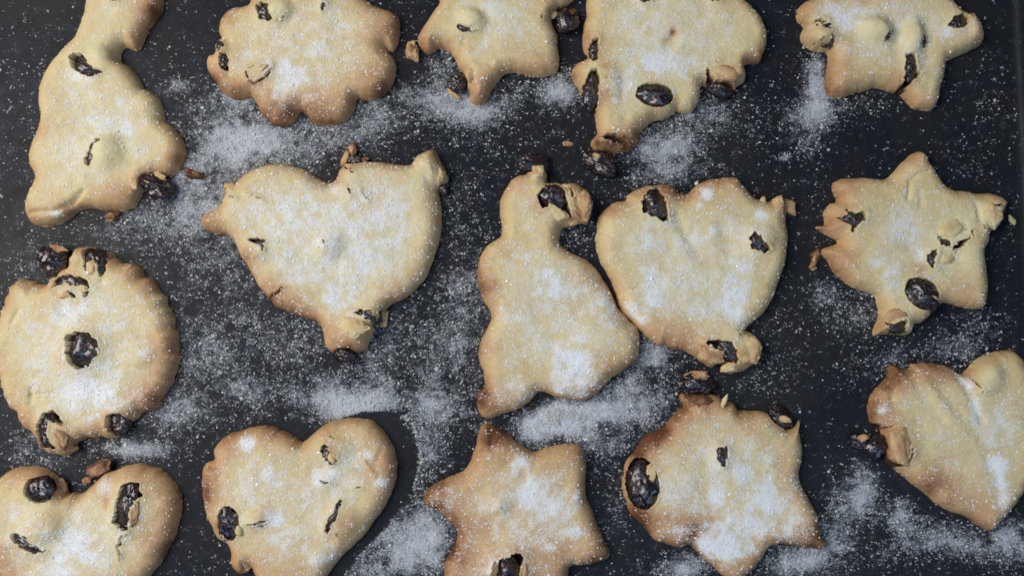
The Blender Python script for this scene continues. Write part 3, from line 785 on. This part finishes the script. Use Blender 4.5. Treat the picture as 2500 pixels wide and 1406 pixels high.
  outline=[(600,140),(670,122),(740,145),(820,190),(900,260),(1000,330),(1060,350),(1180,310),(1300,290),(1400,285),(1450,310),(1480,370),(1495,480),(1485,620),(1490,720),(1540,840),(1590,970),(1640,1090),(1690,1190),(1700,1230),(1660,1265),(1560,1300),(1440,1320),(1390,1310),(1350,1330),(1335,1406),(1300,1500),(1200,1580),(1000,1560),(800,1600),(500,1600),(330,1500),(290,1380),(300,1290),(340,1210),(390,1140),(400,1050),(370,980),(290,900),(200,840),(120,790),(115,720),(150,670),(240,610),(360,560),(450,520),(500,460),(540,360),(570,260)],
  raisins=[('in',815,1400,125,150,0),('in',760,800,60,60,0)],
  holes=[[(775,1255),(850,1240),(890,1208),(968,1250),(952,1290),(932,1330),(925,1410),(900,1500),(700,1500),(698,1380),(750,1300)]],
  cracks=[([(755,795),(775,830)],14)],
  flakes=[(965,1345,42,72,0,.5),(720,1330,32,80,15,.55)],
  bumps=[(830,1330,240,200,0,14),(760,760,140,110,0,5)],
  creases=[([(640,160),(650,330)],18,5),([(700,170),(700,330)],30,-5),([(1390,1310),(1330,1200)],40,-5)],
  toast=[(700,230,130,.55),(230,740,190,.6),(420,1270,220,.5),(1600,1200,160,.5),(1150,1230,300,.45),(1420,380,130,.35),(740,1330,60,.6),(500,950,200,.3)],
  sugar=[(930,430,70,95,1.05),(1050,680,175,160,1.05),(1250,820,170,150,1.),(1400,1010,130,80,.9),(740,780,130,110,.55),(300,750,140,130,.6),(900,900,360,260,.55),(1180,1160,60,40,.9),(740,1070,26,26,1.4),(690,1310,40,90,.9),(500,1100,200,150,.4)]),
 dict(key='N', name='star_cookie', label='misshapen star cookie with a big oval raisin on its left side, near lower right',
  T=(1480, 890, 2.725), base=0.22, edge=32,
  outline=[(480,300),(520,280),(490,230),(500,190),(560,200),(640,195),(720,200),(770,225),(790,245),(850,255),(880,300),(950,305),(1050,310),(1100,340),(1160,400),(1220,430),(1260,410),(1290,370),(1285,440),(1300,500),(1308,590),(1290,700),(1290,770),(1330,860),(1380,940),(1410,1010),(1420,1080),(1440,1150),(1470,1170),(1440,1220),(1390,1225),(1290,1210),(1190,1195),(1110,1200),(1070,1230),(1040,1290),(990,1350),(930,1406),(870,1440),(800,1420),(720,1350),(650,1290),(600,1240),(560,1200),(480,1215),(400,1190),(320,1165),(270,1100),(200,1030),(160,990),(130,900),(105,800),(120,700),(150,620),(190,580),(230,510),(270,460),(330,440),(390,410),(430,350)],
  raisins=[('ex',238,788,108,168,-4),('ex',1175,345,95,62,32),('in',770,610,55,80,0)],
  holes=[[(738,560),(790,543),(803,600),(787,672),(755,662),(732,610)]],
  cracks=[([(520,200),(550,230),(540,250)],14)],
  flakes=[(288,715,40,75,10,.15,44),(265,895,68,42,0,.45,40),(630,250,105,62,0,.72),(778,255,17,62,25,-.05,42),(1190,365,40,24,20,.3,40)],
  bumps=[(480,760,150,220,0,5),(700,320,200,60,10,5)],
  creases=[([(340,400),(440,430),(560,400)],30,-5)],
  toast=[(320,500,100,.75),(640,260,140,.6),(200,560,80,.6),(220,1050,150,.65),(640,1050,120,.5),(1390,1140,140,.65),(450,400,100,.4),(500,1140,200,.5),(900,1360,160,.55),(560,930,120,.3),(1190,1190,150,.3)],
  sugar=[(900,720,100,100,1.),(740,890,70,80,1.),(1040,900,160,130,1.1),(900,1060,260,120,.95),(770,1210,170,110,1.2),(1230,1080,130,100,.7),(560,1100,120,40,.7),(480,1120,40,50,.9),(350,785,26,26,1.2),(950,600,250,200,.4)]),
 dict(key='O', name='heart_cookie', label='golden heart-shaped cookie with long creases, cut by the right edge',
  T=(2040, 820, 2.4), base=0.18, edge=34, dust=.32, bare=[(890,230,100)],
  outline=[(320,170),(360,180),(430,190),(450,165),(490,158),(560,160),(630,170),(690,195),(735,220),(770,200),(810,150),(880,110),(960,88),(1030,85),(1080,120),(1130,190),(1200,300),(1250,450),(1240,600),(1180,780),(1100,910),(1030,1010),(950,1100),(900,1138),(840,1110),(760,1060),(680,1030),(590,980),(500,900),(420,840),(340,780),(290,735),(270,650),(270,580),(265,545),(220,520),(195,470),(190,410),(210,350),(260,290),(305,230)],
  raisins=[('ex',250,650,62,80,20),('ex',165,622,62,46,20)],
  holes=[[(235,520),(290,543),(302,600),(322,690),(350,730),(400,735),(425,690),(430,650),(444,690),(402,764),(340,774),(288,735),(238,722)]],
  cracks=[([(272,552),(355,528)],14),([(785,228),(830,292),(872,332)],14),([(835,330),(890,322)],10)],
  flakes=[(358,632,66,108,-10,.32),(165,600,30,26,0,.4,34)],
  bumps=[(890,230,85,105,-10,15),(370,630,110,120,0,8),(560,230,80,60,0,5)],
  creases=[([(465,185),(550,300),(640,420),(740,560),(850,690)],34,5),([(520,190),(620,330),(720,470)],30,-5),([(430,230),(520,350),(620,480)],26,-6),([(730,240),(800,370),(850,490)],22,-9),([(325,180),(345,290),(330,380)],16,-9),([(880,700),(940,820),(960,960)],30,-6)],
  toast=[(370,220,110,.65),(240,420,100,.55),(570,870,120,.55),(850,1060,170,.4),(560,180,110,.35),(680,900,100,.3),(360,700,70,.3)],
  sugar=[(780,270,50,60,1.),(820,430,30,85,1.25),(960,520,130,120,.7),(950,780,50,120,1.25),(975,960,50,80,.8),(920,620,80,80,.65),(500,450,250,200,.3),(270,430,30,25,1.1)]),
]
# where sugar fell on the tray: photo x, y, radii, amount
BL = [(600,340,90,60,.9),(560,262,70,60,.75),(640,380,120,50,.75),(520,480,90,80,.5),(440,540,120,60,.35),(470,450,70,60,.45),(330,560,90,40,.3),(800,330,160,45,.4),(960,270,120,50,.38),(440,210,34,18,.55),
 (400,300,60,120,.15),(1150,272,70,35,.65),(1290,232,120,40,.38),(1090,170,60,60,.32),(1372,230,40,60,.55),(1060,250,60,40,.4),(1700,285,90,60,.5),(1640,362,60,30,.55),(1620,392,90,50,.4),(1705,412,60,30,.45),(1600,432,60,25,.45),(1830,270,50,70,.13),(1560,340,40,60,.3),
 (1993,180,28,60,1.05),(2000,262,50,50,.5),(1962,320,50,90,.33),(1920,386,14,9,.9),(2420,250,110,90,.06),(2470,270,25,60,.14),(2100,250,120,50,.12),(1400,560,50,60,.3),(1140,740,60,130,.38),(1100,560,60,150,.1),
 (800,965,170,50,.6),(595,945,42,28,.75),(860,985,60,42,.85),(930,950,80,34,.55),(520,880,34,46,.5),(700,830,220,70,.17),(1000,870,120,100,.2),(1062,1010,60,60,.32),(500,700,110,130,.15),(640,760,80,100,.14),(560,600,60,80,.25),(1100,900,60,100,.28),
 (320,1096,85,22,.75),(410,1000,60,70,.4),(60,1095,50,60,.25),(120,1120,60,30,.2),(480,1020,60,60,.25),(1372,1028,70,36,2.6),(1450,1012,70,32,.7),(1300,1052,70,44,.42),(1505,1040,70,55,.38),(1560,960,90,60,.48),(1592,868,50,40,.95),(1470,1085,50,34,.4),(1600,1010,50,60,.4),
 (1010,1290,70,60,.48),(1062,1335,40,65,.75),(960,1345,80,50,.5),(930,1392,80,30,.55),(1045,1120,45,80,.38),(1500,1180,30,90,.25),(1480,1290,30,60,.12),(1655,1392,65,25,.65),(1700,1372,40,30,.5),(1955,1372,95,40,.85),(2020,1322,50,44,.7),(2062,1230,44,60,.42),
 (2103,1195,30,62,1.0),(2190,1262,44,44,.65),(2262,1312,90,40,.4),(2372,1332,95,40,.5),(2462,1320,60,55,.62),(2200,1350,120,40,.15),(2092,762,66,56,.5),(2322,852,66,44,.42),(2400,790,60,60,.16),(2142,900,70,60,.2),(1860,905,60,50,.2),(1900,800,40,60,.12),(1780,520,100,40,.1),(2180,870,60,40,.2),(2010,730,50,40,.3),(90,300,90,300,.05),(60,650,60,60,.15),(450,900,40,100,.3),(1180,1010,30,40,.4),(1220,330,100,50,.1),(2350,420,80,60,.05),(2420,560,80,200,.02)]
BQ = [(*px2q((b[0], b[1])), b[2], b[3], b[4]) for b in BL]


def tray_density(x, y, fine=True):
    dn = .022 + .06 * np.exp(-((x + 350) / 900) ** 2 - ((y + 60) / 620) ** 2)
    for bx, by, rx, ry, a in BQ:
        e = ((x - bx) / rx) ** 2 + ((y - by) / ry) ** 2
        m = e < 7
        dn[m] += a * np.exp(-e[m]) * .8
    big = fbm(x, y, 60, 3, 51)
    fn = fbm(x + .5 * y, y - .5 * x, 14, 3, 52)
    return dn * np.clip(.95 + .8 * big + (.65 if fine else .35) * fn, .06, 2.2)


def print_outline():
    sp = [c for c in COOKIES if c['key'] == 'L'][0]
    x0, y0, f = sp['T']
    return catmull(px2q(np.array(sp['outline'], float) / f + np.array([x0, y0]), 9.0), 9.0) + np.array([50, 16])


PRINT = print_outline()          # bare print where the bottom heart was nudged aside after dusting
build_tray()
for i, spec in enumerate(COOKIES):
    build_cookie(spec, i)

# ------------------------------------------------------------------ loose crumbs on the tray
def loose(name, label, cat, parts):
    c0 = px2w(parts[0][1:3])
    root = bpy.data.objects.new(name, None); col.objects.link(root)
    origin = (c0[0], c0[1], 0); root.location = origin
    root['label'] = label; root['category'] = cat; root['group'] = 'loose bits on the baking tray'
    for n, (kind, x, y, rx, ry, rot, bw, z) in enumerate(parts):
        c = px2q((x, y), z)
        rz = max(min(rx, ry) * .6, 4)
        if kind == 'r':
            make_raisin(int(x * 7 + y + n), c[0], c[1], max(z, rz * .8), rx, ry, rz, -math.radians(rot), root, origin)
        else:
            make_flake(int(x * 7 + y + n), c[0], c[1], max(z, rz * .7), rx, ry, rz, -math.radians(rot), bw, root, origin, 'crumb_body' if n == 0 else 'crust_flake', .4)
    return root


loose('crumb', 'toasted brown crumb touching the left tip of the top star cookie', 'crumb', [('f', 1007, 128, 20, 27, -10, .62, 10), ('f', 1003, 112, 10, 14, 20, .6, 9)])
loose('crumb', 'small flat brown crumb left of the torn end of the ragged cookie', 'crumb', [('f', 1386, 350, 16, 7, 0, .62, 4)])
loose('burnt_raisin', 'burnt raisin with a scrap of crust between the wide heart and the misshapen star', 'raisin', [('r', 1706, 938, 46, 30, 5, 0, 14), ('f', 1703, 918, 28, 13, 0, .55, 24), ('f', 1690, 985, 14, 18, 30, .7, 10)])
loose('crumb', 'pinkish brown crumb below the corner bell cookie', 'crumb', [('f', 272, 529, 22, 13, 0, .82, 5), ('f', 284, 524, 9, 8, 0, .95, 7)])
loose('crumb', 'tiny pale crumb beside the right point of the right star', 'crumb', [('f', 2471, 537, 8, 15, -25, .25, 6)])
loose('crumb', 'thin dark brown crumb left of the right star', 'crumb', [('f', 1990, 632, 12, 30, 12, .85, 6), ('f', 1984, 652, 9, 14, 0, .8, 6)])
loose('crumb', 'reddish brown smear-like crumb right of the corner bell cookie', 'crumb', [('f', 480, 428, 26, 11, 10, 1.0, 2), ('f', 458, 416, 12, 7, 0, .95, 2)])

# ------------------------------------------------------------------ sugar spilled on the tray
def tray_sugar():
    rng = np.random.default_rng(77)
    cs = 4.0
    a, b = px2q((-60, 1450)), px2q((2484, -50))
    gx = np.arange(a[0], b[0], cs); gy = np.arange(a[1], b[1], cs)
    X, Y = np.meshgrid(gx, gy); X = X.ravel(); Y = Y.ravel()
    dn = tray_density(X, Y)
    cnt = rng.poisson(dn ** 1.25 * cs * cs * .12)
    src = np.repeat(np.arange(len(X)), cnt)
    W = np.stack([X[src], Y[src]], -1) + rng.uniform(-.5, .5, (len(src), 2)) * cs
    dn = dn[src]
    ok = np.ones(len(W), bool)
    for kx, o in OUTLINES.items():
        lo, hi = o.min(0) - 2, o.max(0) + 2
        m = np.where((W[:, 0] > lo[0]) & (W[:, 0] < hi[0]) & (W[:, 1] > lo[1]) & (W[:, 1] < hi[1]))[0]
        ok[m[inside(W[m], o)]] = False
    ok &= ~(inside(W, PRINT) & (rng.random(len(W)) > .02))
    W = W[ok]; dn = dn[ok]
    # thin ridge pushed up along that print
    t = rng.random(190)
    line = np.array([(985, 1012), (1008, 1035), (1021, 1065), (1027, 1110), (1022, 1150), (1010, 1200)], float)
    L = px2q(line, 0); u = t * (len(L) - 1); i = u.astype(int).clip(0, len(L) - 2); fr = (u - i)[:, None]
    R = L[i] + (L[i + 1] - L[i]) * fr + rng.normal(0, 2.8, (190, 2))
    W = np.vstack([W, R]); dn = np.r_[dn, np.full(190, .3)]
    # crystals stick together in twos and threes
    m = rng.poisson(1.2, len(W))
    C = np.repeat(W, m, 0) + rng.normal(0, 2.6, (m.sum(), 2)) * np.array([1.0, .8]); dn = np.r_[dn, np.repeat(dn, m)]
    W = np.vstack([W, C])
    n = len(W)
    size = rng.gamma(2.4, .26, n) + .33
    size *= np.where(rng.random(n) < .02, 1.9, 1)
    heap = np.clip(dn - .9, 0, 2) * 6
    z = size * .6 + rng.random(n) * heap
    pts = np.column_stack([W, z])
    o = grains('spilled_sugar', pts, size, None, (0, 0, 0), rng, M_THIN_SUGAR)
    o['label'] = 'white sugar grains scattered over the dark tray between the cookies'
    o['category'] = 'sugar'


tray_sugar()
